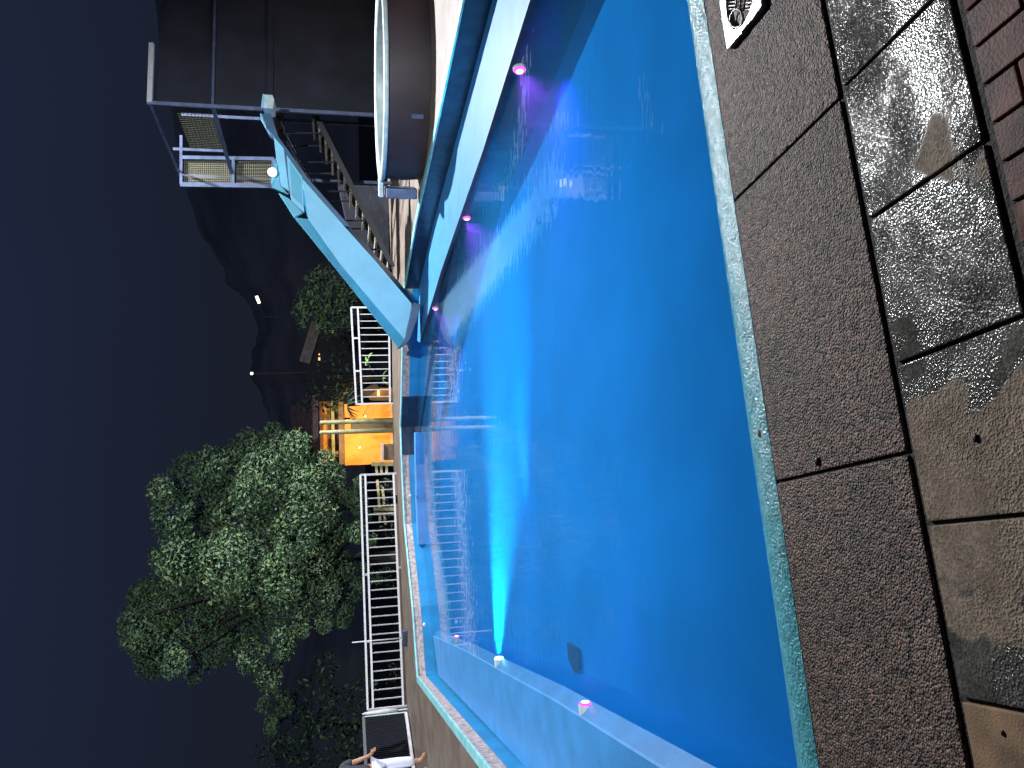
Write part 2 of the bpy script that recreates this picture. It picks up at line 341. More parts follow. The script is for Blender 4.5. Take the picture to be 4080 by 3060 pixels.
# ------------------------------------------------------------------ far decks
mb = MB()
inn = offs(WALL, .09)
pairs = [(inn[0], (14, 2.0)), (inn[1], (14, 9)), (inn[2], (14, 14)), (inn[3], (13, 19)), (inn[4], (10, 22.3)), (inn[5], gp(1560, 1100, DK)), (inn[6], gp(1562, 1500, DK)), (inn[7], gp(1563, 1620, DK)), (inn[8], gp(1565, 1760, DK)),
         (inn[9], gp(1568, 1900, DK)), (inn[10], gp(1578, 2150, DK)), (inn[11], gp(1585, 2300, DK)), (inn[12], gp(1592, 2400, DK)), (inn[13], gp(1612, 2800, DK)), (inn[13], gp(1640, 3300, DK)), (inn[14], (-13, 9)), (inn[15], (-10, -1))]
zt_ = DK-.004
for (p0, q0), (p1, q1) in zip(pairs, pairs[1:]):
    P = [Vector((p[0], p[1], zt_)) for p in (p0, p1, q1, q0)]
    if (P[0]-P[1]).length < 1e-4: P = [P[0], P[2], P[3]]
    mb.poly(P)
    for a_, b_ in ((P[-1], P[-2]),): mb.poly([a_, b_, b_-Vector((0, 0, .6)), a_-Vector((0, 0, .6))])
mb.build('pool_deck', M['deck'], kind='structure')

# pool walls as things: teal lip, stone band, blue face
def wall_section(pts, label, stone, face, zs=.10, lipw=.10):
    c = pts[len(pts)//2]; t = thing('pool_wall', label, 'pool wall', (c.x, c.y, W))
    a = MB(); band(a, pts, DK-.025, DK-.003, -.02, -.012); band(a, pts, DK-.003, DK, -.012, 0); band(a, pts, DK, DK+.002, 0, lipw); band(a, pts, DK-.025, DK-.025, -.02, .01); band(a, pts, DK+.002, DK-.02, lipw, lipw)
    a.build('lip', M['tealdry'], t)
    b = MB(); band(b, pts, zs, DK-.025, 0, 0); b.build('stone_band' if stone == M['beige'] else 'upper_face', stone, t)
    d = MB(); band(d, pts, W-.6, zs, .003, .003); d.build('lower_face', face, t)
    return t
wall_section(WALL[0:5], 'shade-painted pool wall with pale teal lip beside the round tub and right ledge', M['shade_navy'], M['shade_navy'])  # same stone and blue wall in shade, the shade painted as navy
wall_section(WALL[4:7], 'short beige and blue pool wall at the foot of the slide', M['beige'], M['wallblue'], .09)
wall_section(WALL[6:9], 'shade-painted recessed cove in the far pool wall below the two wooden poles', M['shade_navy'], M['shade_navy'])  # cove shade painted on both faces instead of beige and blue
wall_section(WALL[8:14], 'long curved pool wall with beige stone band in front of the long railing', M['beige'], M['wallblue'], .09)
wall_section(WALL[13:16], 'straight pool wall with rough beige band running towards the viewer on the left', M['beige'], M['wallblue'], .09)

# left ledge
mb = MB(); Z = W+.012
Lb = [(-5.585, 14.92), (-3.70, 7.32), (-2.58, 3.0)]
fr_ = [gp(1725, 2535, Z), gp(1860, 2598, Z), gp(1990, 2672, Z), gp(2200, 2788, Z), gp(2630, 3060, Z)]
d_ = (fr_[-1]-fr_[-2]).normalized(); fr_.append(fr_[-1]+d_*.9)
pts = [gp(1748, 2690, Z)]+fr_+[Vector((-2.6, 2.95, Z)), Vector((-3.69, 7.3, Z)), ]
top = pts
t = thing('pool_ledge', 'wide flat wedge shaped ledge at water level along the left wall, three lamps on it', 'ledge', tuple(fr_[2]))
a = MB(); a.poly(top); a.build('top', M['blueledge'], t)
a = MB(); b_ = MB()
nrm = Vector((d_.y, -d_.x, 0));  nrm = nrm if nrm.x > 0 else -nrm
for i in range(len(fr_)-1):
    p, q = fr_[i], fr_[i+1]
    o1 = nrm*.02; o2 = nrm*.10
    a.poly([p, q, q+o1-Vector((0, 0, .02)), p+o1-Vector((0, 0, .02))])
    a.poly([p+o1-Vector((0, 0, .02)), q+o1-Vector((0, 0, .02)), q+o2-Vector((0, 0, .10)), p+o2-Vector((0, 0, .10))])
    b_.poly([p+o2-Vector((0, 0, .10)), q+o2-Vector((0, 0, .10)), q+o2+Vector((0, 0, FLOOR-Z)), p+o2+Vector((0, 0, FLOOR-Z))])
p = fr_[0]; q = pts[0]; a.poly([p, q, q+Vector((0, 0, -1.2)), p+Vector((0, 0, -1.2))])
a.build('edge', M['blueledge'], t); b_.build('lower_face', M['blue'], t)
LN = nrm
# right ledge
Z = W+.05
rf = [gp(2112, 0, Z), gp(1924, 600, Z), gp(1759, 1074, Z), gp(1672, 1365, Z)]
e_ = (rf[0]-rf[1]).normalized(); rf.insert(0, rf[0]+e_*3.2)
back = [WALL[0]+Vector((.02, 0, 0)), WALL[1], WALL[2], WALL[3], WALL[4]]
t = thing('pool_ledge', 'pale blue ledge at water level below the dark wall on the right', 'ledge', tuple(rf[2]))
a = MB(); poly = [Vector((p.x, p.y, Z)) for p in rf]+[Vector((1.0, 16.84, Z))]+[Vector((p.x, p.y, Z)) for p in back[::-1]]
f = a.poly(poly); a.build('top', M['blueledge'], t)
a = MB()
for i in range(len(rf)-1):
    p, q = rf[i], rf[i+1]; a.poly([p, q, q+Vector((-.01, 0, -.05)), p+Vector((-.01, 0, -.05))]); a.poly([p+Vector((-.01, 0, -.05)), q+Vector((-.01, 0, -.05)), q+Vector((0, 0, FLOOR-Z)), p+Vector((0, 0, FLOOR-Z))])
a.build('edge', M['shade_navy'], t)  # ledge front darkened by colour to give its shaded side
RN = Vector((-(rf[1]-rf[2]).y, (rf[1]-rf[2]).x, 0)).normalized(); RN = RN if RN.x < 0 else -RN
# low bench block in front of the curved wall
bz = W+.10
b0, b1, b2, b3 = [gp(x, y, W) for x, y in ((1673, 1722), (1674, 1850), (1678, 2000), (1684, 2170))]
mb = MB(); fr = [b0, b1, b2, b3]; bk = [p+Vector((-.02, .34, 0)) for p in fr]
mb.prism([Vector((p.x, p.y, bz)) for p in fr+bk[::-1]], (0, 0, -.6))
tag(mb.build('bench_block', M['blueledge'], bevel=.012), 'low light blue block standing in the water against the curved far wall', 'block')

# ------------------------------------------------------------------ underwater lamps
def plight(px, py, n, col, lens, label, power, lift=-.045, side=.0, cone=70, to=None, r=.055, out=0.0):
    p = gp(px, py, W+lift); p.z = W+lift; p = p+n*out
    t = thing('pool_light', label, 'pool light', tuple(p), 'lamps set in the pool edges')
    a = MB(); a.tube([p-n*.13, p-n*.004], [r*.95, r*1.05], 20); a.build('housing', M['rim'], t)
    b = MB(); b.tube([p-n*.003, p+n*.012], [r*.95, r*.8], 20); b.build('lens', M[lens], t); b = MB(); b.tube([p+n*.010, p+n*.018], [r*.6, r*.5], 16); b.build('core', M['core'], t)
    spot('lamp', p+n*.035, to or (p+n*3+Vector((0, 0, -1.6))), power, col, cone, 1.0, .03, t)
NL = Vector((1, .10, 0)).normalized()
plight(1990, 2655, NL, (.03, .72, 1), 'cyan', 'brightest lamp, shining a cyan beam from the middle of the left ledge', 9500, cone=26, to=gp(1945, 700, W-.12), out=.09)
plight(1820, 2560, NL, (1, .04, .45), 'magenta', 'pink lamp near the far tip of the left ledge', 15, cone=90, r=.045, out=.09)
plight(2335, 2855, NL, (1, .04, .45), 'magenta', 'pink lamp on the left ledge nearest the viewer', 12, cone=90, r=.05, out=.09)
plight(2070, 280, RN, (1, .03, .42), 'magenta', 'large magenta lamp under the right ledge, nearest the viewer', 330, cone=95, r=.06)
plight(1860, 870, RN, (1, .04, .45), 'magenta', 'pink lamp in the middle of the right ledge edge', 400, cone=95, r=.055)
plight(1735, 1220, RN, (1, .03, .5), 'magenta', 'small pink lamp at the far end of the right ledge', 350, cone=95, r=.055, out=.05)

# drain on the floor, bits of debris
p = gp(2290, 2625, FLOOR+.02); mb = MB(); ux = Vector((1, .1, 0)).normalized(); uy = Vector((-.1, 1, 0))
L_ = (gp(2290, 2680, FLOOR+.02)-gp(2290, 2570, FLOOR+.02)).length; Wd = (gp(2262, 2620, FLOOR+.02)-gp(2310, 2620, FLOOR+.02)).length
mb.prism([p+ux*L_*.5-uy*Wd*.38, p+ux*L_*.42+uy*Wd*.42, p-ux*L_*.15+uy*Wd*.40, p-ux*L_*.42-uy*Wd*.08, p-ux*L_*.2-uy*Wd*.42], (0, 0, .02))
tag(mb.build('drain_cover', M['black']), 'dark oblong drain cover on the blue pool floor', 'drain')

# ------------------------------------------------------------------ slide
t = thing('water_slide', 'light blue water slide coming down to the left into the pool from the tower', 'slide', tuple(gp(1660, 1300, DK)))
Y0 = 15.2
UPe = [(1046, 452), (1050, 492), (1070, 519), (1203, 700), (1347, 860), (1480, 1050), (1611, 1243)]   # lower right boundary of the broad face
LOe = [(1040, 470), (1058, 560), (1112, 690), (1228, 873), (1354, 1050), (1480, 1199), (1610, 1352)]   # upper left boundary
def slide_pt(x, y, dy=0): return at(x, y, Y0+dy)
def strip(A, B, dA, dB, name, m, th=.05, solid=True):
    a = MB()
    P = [slide_pt(x, y, dA) for x, y in A]; Q = [slide_pt(x, y, dB) for x, y in B]
    for i in range(len(P)-1):
        a.prism([P[i], P[i+1], Q[i+1], Q[i]], (0, th, 0)) if solid else a.poly([P[i], P[i+1], Q[i+1], Q[i]])
    return a
# main near side panel, below the joint
A = [(1240, 748), (1370, 900), (1506, 1052), (1623, 1244)]; A = [(1203, 709), (1370, 900), (1506, 1052), (1640, 1210)]
B = [(1228, 873), (1354, 1050), (1480, 1199), (1612, 1352)]
strip(A, B, 0, 0, 'p', None).build('side_panel', M['slide'], t)
C = [(1172, 866), (1323, 1052), (1452, 1213), (1587, 1386)]
strip(B, C, 0, -.10, 'f', None, .05).build('flange', M['slide_edge'], t)
D = [(1232, 716), (1398, 905), (1534, 1057), (1652, 1200)]
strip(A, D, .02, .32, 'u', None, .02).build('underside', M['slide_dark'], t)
# bed and far side wall
a = MB(); P = [slide_pt(x, y, .05) for x, y in A]
for i in range(3): a.prism([P[i], P[i+1], P[i+1]+Vector((0, .75, 0)), P[i]+Vector((0, .75, 0))], (0, 0, .04))
a.build('bed', M['slide_edge'], t)
a = strip([(x-20, y) for x, y in A], B, .8, .8, 'g', None, .05); a.build('far_panel', M['slide'], t)
# bottom box at the foot
F_ = [(1587, 1386), (1612, 1352), (1648, 1205), (1676, 1212), (1666, 1262), (1634, 1352), (1612, 1376)]
a = MB(); a.prism([at(x, y, Y0-.07) for x, y in F_], (0, .9, 0)); a.build('foot_block', M['slide_dark'], t, bevel=.01)
F_ = [(1641, 1345), (1664, 1268), (1694, 1190), (1697, 1240), (1668, 1372)]
# upper joint sections
def sec(pts, m, name, dy=0, th=.06, bevel=.006):
    a = MB(); a.prism([at(x, y, Y0+dy) for x, y in pts], (0, th, 0)); return a.build(name, m, t, bevel=bevel)
sec([(1142, 617), (1204, 706), (1212, 846), (1160, 800), (1150, 720)], M['slide'], 'joint_panel', -.02, .1)
sec([(1152, 640), (1198, 708), (1204, 820), (1163, 778)], M['slide_edge'], 'joint_inset', -.035, .02, 0)
sec([(1092, 546), (1130, 590), (1152, 760), (1118, 740), (1104, 660)], M['slide'], 'upper_panel', -.02, .1)
sec([(1082, 747), (1104, 660), (1118, 740), (1150, 775)], M['slide_edge'], 'upper_flange', -.05, .1)
sec([(1110, 768), (1150, 790), (1206, 848), (1172, 866)], M['slide_edge'], 'joint_flange', -.05, .1)
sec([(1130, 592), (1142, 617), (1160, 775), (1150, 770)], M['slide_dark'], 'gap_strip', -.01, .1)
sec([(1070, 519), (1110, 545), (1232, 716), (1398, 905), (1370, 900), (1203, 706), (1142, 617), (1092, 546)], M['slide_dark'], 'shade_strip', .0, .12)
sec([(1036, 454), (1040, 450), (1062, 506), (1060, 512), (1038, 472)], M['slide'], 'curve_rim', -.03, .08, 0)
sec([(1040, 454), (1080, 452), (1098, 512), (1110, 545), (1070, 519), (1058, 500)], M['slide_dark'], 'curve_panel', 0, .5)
sec([(1040, 428), (1047, 374), (1052, 374), (1048, 430)], M['slide'], 'top_rim', -.03, .08, 0)
sec([(1047, 430), (1052, 376), (1086, 378), (1092, 395), (1088, 432)], M['rim'], 'top_panel', 0, .5)
sl = t
# bulb on its bracket at the slide top
bp_ = at(1085, 686, Y0-.18)
t = thing('slide_lamp', 'glaring white round lamp fixed to the top of the slide', 'lamp', tuple(bp_))
MB().sphere(bp_, .085, 3).build('bulb', M['lampw'], t, smooth=True)
a = MB(); a.prism([at(x, y, Y0-.08) for x, y in ((1090, 636), (1106, 660), (1100, 700), (1082, 742), (1078, 720), (1090, 690))], (0, .06, 0)); a.build('bracket', M['slide_edge'], t)
point('glow', bp_+Vector((-.1, -.22, .1)), .9, (.8, .93, 1), .22, t)

# ------------------------------------------------------------------ tower with mesh cage
DA = Vector((1, .243, 0)).normalized(); DB = Vector((-.243, 1, 0)).normalized()
nc = at(1080, 437, 16.4); nc.z = 0
fc = nc+DB*2.9
base = Vector((nc.x, nc.y, DK))
t = thing('slide_tower', 'tall dark tower with wire mesh cage at the top of the slide', 'tower', tuple(base))
ztop = at(597, 437, 16.4).z; zmid = at(848, 440, 16.4).z; zpl = zmid-1.05
def Z_(p, z): return Vector((p.x, p.y, z))
# front wall (towards the pool), set back from the corner post
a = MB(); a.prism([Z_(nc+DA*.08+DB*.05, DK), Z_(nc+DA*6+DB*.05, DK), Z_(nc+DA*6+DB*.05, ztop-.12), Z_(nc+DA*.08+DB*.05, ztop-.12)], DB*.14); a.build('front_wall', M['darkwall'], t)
for q in (nc, fc, nc+DA*1.6+DB*2.9):
    a = MB(); a.bar(Z_(q, DK), Z_(q, ztop), .07); a.build('post', M['steel'], t)
for (p, q, z, wd) in ((nc, fc, ztop, .045), (nc, fc, zmid, .07), (nc, nc+DA*6, zmid, .05)):
    a = MB(); a.bar(Z_(p, z), Z_(q, z), wd); a.build('rail', M['steel'], t)
a = MB(); a.bar(Z_(nc, ztop), Z_(nc+DA*1.35, ztop+.01), .09); a.build('roof_edge', M['white'], t)
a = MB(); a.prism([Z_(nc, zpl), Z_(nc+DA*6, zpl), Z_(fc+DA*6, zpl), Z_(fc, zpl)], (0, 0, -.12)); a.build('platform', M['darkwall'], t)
def meshpanel(par, p, q, z0, z1, st=.07, wr=.009, name='mesh_panel', vert_only=False, m='mesh'):
    a = MB(); n = int((q-p).length/st); d = (q-p)/n
    for i in range(1, n): a.bar(Z_(p+d*i, z0), Z_(p+d*i, z1), wr)
    if not vert_only:
        for i in range(1, int((z1-z0)/st)): a.bar(Z_(p, z0+i*st), Z_(q, z0+i*st), wr)
    return a.build(name, M[m], par)
meshpanel(t, nc+DB*.25, nc+DB*1.65, zmid+.05, ztop-.45)
# landing cage behind, facing the viewer
Yc = 19.0
def LP(x, y): return at(x, y, Yc)
pA, pB = LP(1090, 738), LP(1090, 630)
t = thing('stair_landing', 'blue framed landing with yellowish wire mesh panels behind the slide lamp', 'landing', (pA.x, pA.y, DK))
def fb(x0, y0, x1, y1, wd, nm, m='steel'):
    a = MB(); a.bar(LP(x0, y0), LP(x1, y1), wd); return a.build(nm, M[m], t)
fb(719, 736, 1095, 742, .10, 'post'); fb(722, 628, 1092, 634, .08, 'post'); fb(690, 594, 890, 602, .06, 'post')
fb(722, 540, 722, 736, .06, 'rail'); fb(931, 632, 928, 738, .07, 'rail'); fb(1092, 634, 1095, 740, .10, 'rail')
def fmesh(x0, x1, y0, y1, nx, ny, nm='mesh_panel', wr=.012):
    a = MB()
    for i in range(ny+1): yy = y0+(y1-y0)*i/ny; a.bar(LP(x0, yy), LP(x1, yy), wr)
    for i in range(nx+1): xx = x0+(x1-x0)*i/nx; a.bar(LP(xx, y0), LP(xx, y1), wr)
    a.build(nm, M['mesh'], t)
fmesh(735, 918, 642, 728, 24, 10); fmesh(944, 1082, 644, 728, 18, 6)

# ------------------------------------------------------------------ round tub
dc = Vector((4.72, 12.05, DK)); RR = 1.44
t = thing('round_tub', 'round raised dark maroon tub with pale rim standing on the right deck', 'tub', tuple(dc))
hz = .60
a = MB(); a.lathe([(RR, 0), (RR+.02, .3), (RR+.0, hz)], dc, 72); a.build('body', M['drum'], t, smooth=True)
a = MB(); a.lathe([(RR-.01, hz-.02), (RR+.045, hz-.02), (RR+.055, hz+.03), (RR+.0, hz+.05), (RR-.08, hz+.045), (RR-.10, hz-.0), (RR-.10, .3)], dc, 72); a.build('rim', M['rim'], t, smooth=True)
a = MB(); a.lathe([(RR-.1, .46), (.01, .46)], dc, 48); a.build('inner_floor', M['black'], t)
a = MB(); v = Vector((-1, .35, 0)).normalized(); a.box(dc+v*(RR+.12)+Vector((0, 0, hz+.02)), (.34, .3, .07), math.atan2(v.y, v.x)); a.build('spout', M['rim'], t, bevel=.01)
a = MB(); a.box(dc+v*(RR+.22)+Vector((0, 0, hz*.5)), (.16, .5, hz*.82), math.atan2(v.y, v.x)); a.build('support', M['steel'], t, bevel=.02)
a = MB(); q = dc+Vector((-.62, -.785, 0)).normalized()*(RR+.02); a.box(q+Vector((0, 0, .17)), (.06, .015, .17), math.atan2(-.785, -.62)+math.pi/2); a.build('label_plate', M['steel'], t)

# ------------------------------------------------------------------ stairs
YS = 17.6
def SP(x, y, Y=YS): return at(x, y, Y)
t = thing('staircase', 'open dark staircase with pale treads going up behind the slide', 'staircase', tuple(Z_(SP(1560, 1060), DK)))
n = 13
for i in range(n):
    f_ = i/(n-1); x = 1250+(1545-1250)*f_; y = 500+(1065-500)*f_
    p = SP(x, y); a = MB(); a.box(p, (.26, .9, .045), .2); a.build('tread', M['tread'], t)
for dy in (-.45, .45):
    a = MB(); a.bar(SP(1262, 490)+Vector((0, dy, 0)), SP(1560, 1075)+Vector((0, dy, 0)), .05, .11); a.build('stringer', M['black'], t)
    a = MB(); a.bar(SP(1262-150, 490)+Vector((0, dy, 0)), SP(1420, 1075)+Vector((0, dy, 0)), .035); a.build('handrail', M['darkwall'], t)
    for k_ in range(5):
        f_ = .1+.2*k_; x = 1250+(1545-1250)*f_; y = 500+(1065-500)*f_
        a = MB(); a.bar(SP(x, y)+Vector((0, dy, 0)), SP(x-145, y)+Vector((0, dy, 0)), .03); a.build('baluster', M['darkwall'], t)
# dark service wall behind the stairs
a = MB(); p0, p1 = Z_(at(1560, 742, 20.6), DK), Z_(at(1560, 1165, 20.6), DK)
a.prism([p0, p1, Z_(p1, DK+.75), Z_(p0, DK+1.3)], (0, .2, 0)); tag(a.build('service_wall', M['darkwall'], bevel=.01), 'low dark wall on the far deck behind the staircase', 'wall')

# ------------------------------------------------------------------ railings
def railing(p0, p1, heights, nb, label, posts, feet):
    """p0,p1: foot points; heights: (h0,h1) of bottom, second, top at both ends"""
    c = (p0+p1)/2
    t = thing('railing', label, 'railing', tuple(c), 'white metal railings at the far edge of the deck')
    def P(f_, h): return p0.lerp(p1, f_)+Vector((0, 0, h[0]+(h[1]-h[0])*f_))
    for nm, h in zip(('bottom_rail', 'middle_rail', 'top_rail'), heights):
        a = MB(); a.bar(P(0, h), P(1, h), .045); a.build(nm, M['white'], t)
    for i in range(1, nb):
        f_ = i/nb; a = MB(); a.bar(P(f_, heights[0]), P(f_, heights[1]), .022); a.build('bar', M['white'], t)
    for f_ in posts:
        a = MB(); a.bar(P(f_, (heights[0] if f_ in (0, 1) else heights[1])), P(f_, heights[2]), .045); a.build('post', M['white'], t)
    for f_ in feet:
        a = MB(); a.bar(P(f_, (0, 0)), P(f_, heights[0]), .04); a.build('foot', M['white'], t)
    return t
r0 = gp(1566, 1606, DK); r1 = at(1540, 1225, 20.6); r1.z = DK
railing(r0, r1, ((.08, .05), (.80, .86), (.95, 1.03)), 14, 'short white metal railing between the slide and the orange house', (0, .34, .68, 1), (0, 1))
a_ = MB(); q0 = at(1404, 1612, r0.y); q1 = gp(1570, 1590, DK)+Vector((.1, -.5, 0)); 
l0 = gp(1580, 1886, DK); l1 = gp(1621, 2812, DK)
railing(l0, l1, ((.08, .08), (.78, .76), (.90, .88)), 27, 'long white metal railing below the big tree', (0, .45, .73, 1), (0, .43, .73, 1))

# gate posts
for (x, y, ya, lab) in ((1566, 1676, 1683, 'wooden pole beside the doorway, nearer the short railing'), (1568, 1714, 1723, 'wooden pole beside the doorway, nearer the planter box')):
    p = gp(x, y, DK); q = at(1273, ya, p.y)
    a = MB(); q = Vector((p.x+(q.x-p.x)*.4, p.y, q.z)); a.tube([p, p.lerp(q, .5), q-Vector((0, 0, .03)), q], [.062, .057, .052, .03], 14)
    tag(a.build('wooden_pole', M['wood'], smooth=True), lab, 'pole', 'pair of pale wooden poles')

# panel with white frame, closed parasol
pp = [gp(1628, 2840, DK), gp(1668, 3120, DK)]
c = pp[0]; zt = at(1448, 2846, c.y).z; zt2 = zt
t = thing('screen_panel', 'dark slatted screen panel in a white frame behind the man', 'screen', tuple(c))
a = MB(); d_ = (pp[1]-pp[0]); 
for i in range(36):
    f0 = i/36; q = pp[0].lerp(pp[1], f0+.014); a.bar(Z_(q, DK+.1), Z_(q, zt-.04), .045, .012)
a.build('slats', M['darkwall'], t)
a = MB(); a.bar(Z_(pp[0], zt), Z_(pp[1], zt), .06); a.build('top_frame', M['grey'], t)
a = MB(); a.bar(Z_(pp[0], DK+.06), Z_(pp[1], DK+.06), .06); a.build('bottom_frame', M['white'], t)
a = MB(); a.bar(Z_(pp[0], DK+.06), Z_(pp[0], zt), .05); a.build('side_frame', M['rim'], t)
p = gp(1622, 2822, DK); q = at(1442, 2838, p.y)
t = thing('closed_parasol', 'closed white parasol standing between the long railing and the screen', 'parasol', tuple(p))
a = MB(); a.tube([p+Vector((0, -.05, .22)), p+Vector((0, -.05, .5)), Vector((p.x, p.y-.05, q.z-.08)), Vector((p.x, p.y-.05, q.z))], [.05, .06, .035, .01], 12); a.build('canopy', M['white'], t, smooth=True)
a = MB(); a.tube([p+Vector((0, -.05, 0)), p+Vector((0, -.05, .22))], .02, 8); a.build('pole', M['white'], t)
# thin pole in front of the long railing
p = gp(1617, 2541, DK); q = at(1402, 2552, p.y); a = MB(); a.tube([Z_(p, DK), Vector((p.x, p.y, q.z))], .014, 8)
tag(a.build('thin_pole', M['white'], smooth=True), 'thin upright rod rising above the long railing', 'rod')
a = MB(); p = gp(1622, 2540, DK); a.box(p+Vector((0, 0, .05)), (.42, .10, .10), -.35); tag(a.build('blue_box', M['steel'], bevel=.01), 'small blue box on the deck at the foot of the thin rod', 'box')
# dark bundle on the curb, knobs
p = gp(1583, 1993, DK); a = MB(); a.sphere(p+Vector((0, 0, .05)), .09, 3, (1, .8, .8)); a.sphere(p+Vector((.08, .03, .03)), .05, 2)
tag(a.build('dark_bundle', M['black'], smooth=True), 'small dark bundle lying on the teal lip in front of the long railing', 'bundle')
for x, y, lab in ((1632, 1386, 'white knob on the pool wall by the foot of the slide'), (1634, 1975, 'white knob on the pool wall below the dark bundle'), (1690, 2487, 'white knob on the wall edge near the pink lamp and left ledge tip'), (1666, 2702, 'white knob on the far left pool corner')):
    p = gp(x, y, .2)
    a = MB(); a.sphere(p+Vector((0, -.03, 0)), .035, 2); a.tube([p+Vector((0, .06, 0)), p+Vector((0, -.02, 0))], .015, 8)
    tag(a.build('knob', M['white'], smooth=True), lab, 'knob', 'white knobs along the pool wall')

# ------------------------------------------------------------------ house
YH = 29.0
def HP(x, y, d=0): return at(x, y, YH+d)
t = thing('orange_house', 'orange rendered house with dark doorway and tiled roof behind the poles', 'house', tuple(Z_(HP(1565, 1720), -1.3)))
zt = HP(1372, 1700).z; zb = -1.3
def rect(x0, x1, y0, y1, d, th, nm, m, bevel=0, zmin=None):
    A_ = HP(x0, y0, d); B_ = HP(x1, y1, d); z1 = A_.z; z0 = zmin if zmin is not None else B_.z
    xx0, xx1 = A_.x, B_.x; a = MB(); a.prism([Vector((xx0, A_.y, z0)), Vector((xx1, A_.y, z0)), Vector((xx1, A_.y, z1)), Vector((xx0, A_.y, z1))], (0, th, 0)); return a.build(nm, m, t, bevel=bevel)
# wall pieces leave the door opening (photo rows 1660..1732)
rect(1372, 1600, 1610, 1664, 0, .3, 'wall', M['orange'], zmin=zb); rect(1372, 1600, 1730, 1845, 0, .3, 'wall', M['orange'], zmin=zb); rect(1372, 1398, 1664, 1730, 0, .3, 'lintel', M['orange'])
rect(1395, 1600, 1655, 1740, .35, .05, 'door', M['black'], zmin=zb)
rect(1556, 1600, 1606, 1664, -.05, .05, 'plinth', M['pink'], zmin=zb); rect(1556, 1600, 1730, 1848, -.05, .05, 'plinth', M['pink'], zmin=zb)
rect(1347, 1373, 1600, 1850, -.15, .5, 'beam', M['brown']); rect(1318, 1336, 1600, 1850, -.1, .3, 'balcony_rail', M['wood'])
rect(1285, 1320, 1600, 1850, .3, .1, 'upper_wall', M['orange']); rect(1272, 1290, 1600, 1850, .0, .3, 'beam', M['brown']); rect(1336, 1350, 1600, 1850, .35, .1, 'shade_board', M['brown'])
for y in (1608, 1672, 1800):
    rect(1285, 1350, y, y+10, -.05, .1, 'upright', M['brown'])
# roof: sloped tiled slab with rafters
a = MB(); e0, e1 = HP(1268, 1575, -1.0), HP(1268, 1870, -1.0); k0, k1 = HP(1176, 1620, 2.5), HP(1190, 1850, 2.5)
a.prism([e0, e1, k1, k0], (0, .05, .14)); rf_ = a.build('roof', M['tile'], t)
a = MB()
for i in range(30):
    f_ = (i+.5)/30; a.tube([e0.lerp(e1, f_)+Vector((0, 0, .15)), k0.lerp(k1, f_)+Vector((0, 0, .15))], .055, 6)
a.build('tile_rows', M['tile'], rf_)
a = MB(); a.prism([HP(1560, 1575, 1.2), HP(1445, 1528, 1.2), HP(1560, 1528, 1.2)], (0, .2, 0)) if False else None
# wall lantern
lp = HP(1432, 1783, -.16)
t2 = thing('wall_lantern', 'glowing warm lantern on the orange house wall behind the tree leaves', 'lantern', tuple(lp))
MB().sphere(lp, .035, 3).build('globe', M['lampwarm'], t2, smooth=True)
a = MB(); a.bar(lp+Vector((0, .05, .02)), lp+Vector((0, .2, .05)), .04); a.build('arm', M['black'], t2)
spot('lantern_light', lp+Vector((0, -1.9, .2)), lp+Vector((.5, .2, -.2)), 330, (1, .66, .25), 130, .8, .2, t2)
lp3 = HP(1455, 1658, -.5)
t2 = thing('door_lamp', 'small bright lamp beside the doorway of the orange house', 'lamp', tuple(lp3))
MB().sphere(lp3, .03, 2).build('bulb', M['lampwarm'], t2, smooth=True); a = MB(); a.bar(lp3, lp3+Vector((0, .45, .05)), .03); a.build('arm', M['black'], t2)
spot('light', lp3+Vector((0, -1.6, .1)), lp3+Vector((0, .4, -.2)), 170, (1, .68, .28), 130, .8, .2, t2)
# low orange gable building seen through the short railing
YH2 = 30.5
a = MB(); a.prism([at(x, y, YH2) for x, y in ((1600, 1596), (1478, 1596), (1452, 1566), (1500, 1545), (1600, 1545))], (0, 1.5, 0))
g = MB(); t3 = thing('garden_shed', 'small orange shed with dark sloping roof edge seen through the short railing', 'shed', tuple(Z_(at(1600, 1570, YH2), -1.3)))
a.build('wall', M['orange'], t3)
g.bar(at(1440, 1572, YH2-.1), at(1505, 1536, YH2-.1), .14, .3); g.build('roof_edge', M['brown'], t3)
g = MB(); g.bar(at(1508, 1553, YH2-.05), at(1508, 1578, YH2-.05), .09); g.build('window', emis('shed_glow', (1, .75, .4), 1.5), t3)
# planter box
a = MB(); p = at(1566, 1805, 22.0); 
t3 = thing('planter_box', 'brown timber box with pale rim in front of the orange wall', 'box', tuple(Z_(p, -.2)))
a.prism([at(x, y, 22.0) for x, y in ((1528, 1773), (1528, 1833), (1600, 1833), (1600, 1773))], (0, .35, 0)); a.build('body', M['brown'], t3, bevel=.01)
a = MB(); a.prism([at(x, y, 21.95) for x, y in ((1520, 1770), (1520, 1836), (1529, 1836), (1529, 1770))], (0, .45, 0)); a.build('top_rim', M['pink'], t3)
# yellow timber fence
YF = 25.5
t3 = thing('timber_fence', 'yellow timber rail fence seen through the start of the long railing', 'fence', tuple(Z_(at(1570, 1950, YF), -.6)))
for x0, y0, x1, y1, w_ in ((1497, 1843, 1502, 1890, .10), (1518, 1843, 1520, 1888, .10), (1540, 1843, 1540, 1886, .10), (1503, 1912, 1512, 2020, .11), (1524, 1940, 1530, 2010, .09), (1513, 2055, 1514, 2078, .08), (1532, 2052, 1536, 2090, .10)):
    a = MB(); a.bar(at(x0, y0, YF), at(x1, y1, YF), w_, .08); a.build('rail', M['yfence'], t3)
for y_, x_ in ((2028, 1488), (2046, 1490), (1849, 1480)):
    a = MB(); a.bar(at(1640, y_, YF-.1), at(x_, y_, YF-.1), .11, .1); a.build('post', M['wood'], t3)

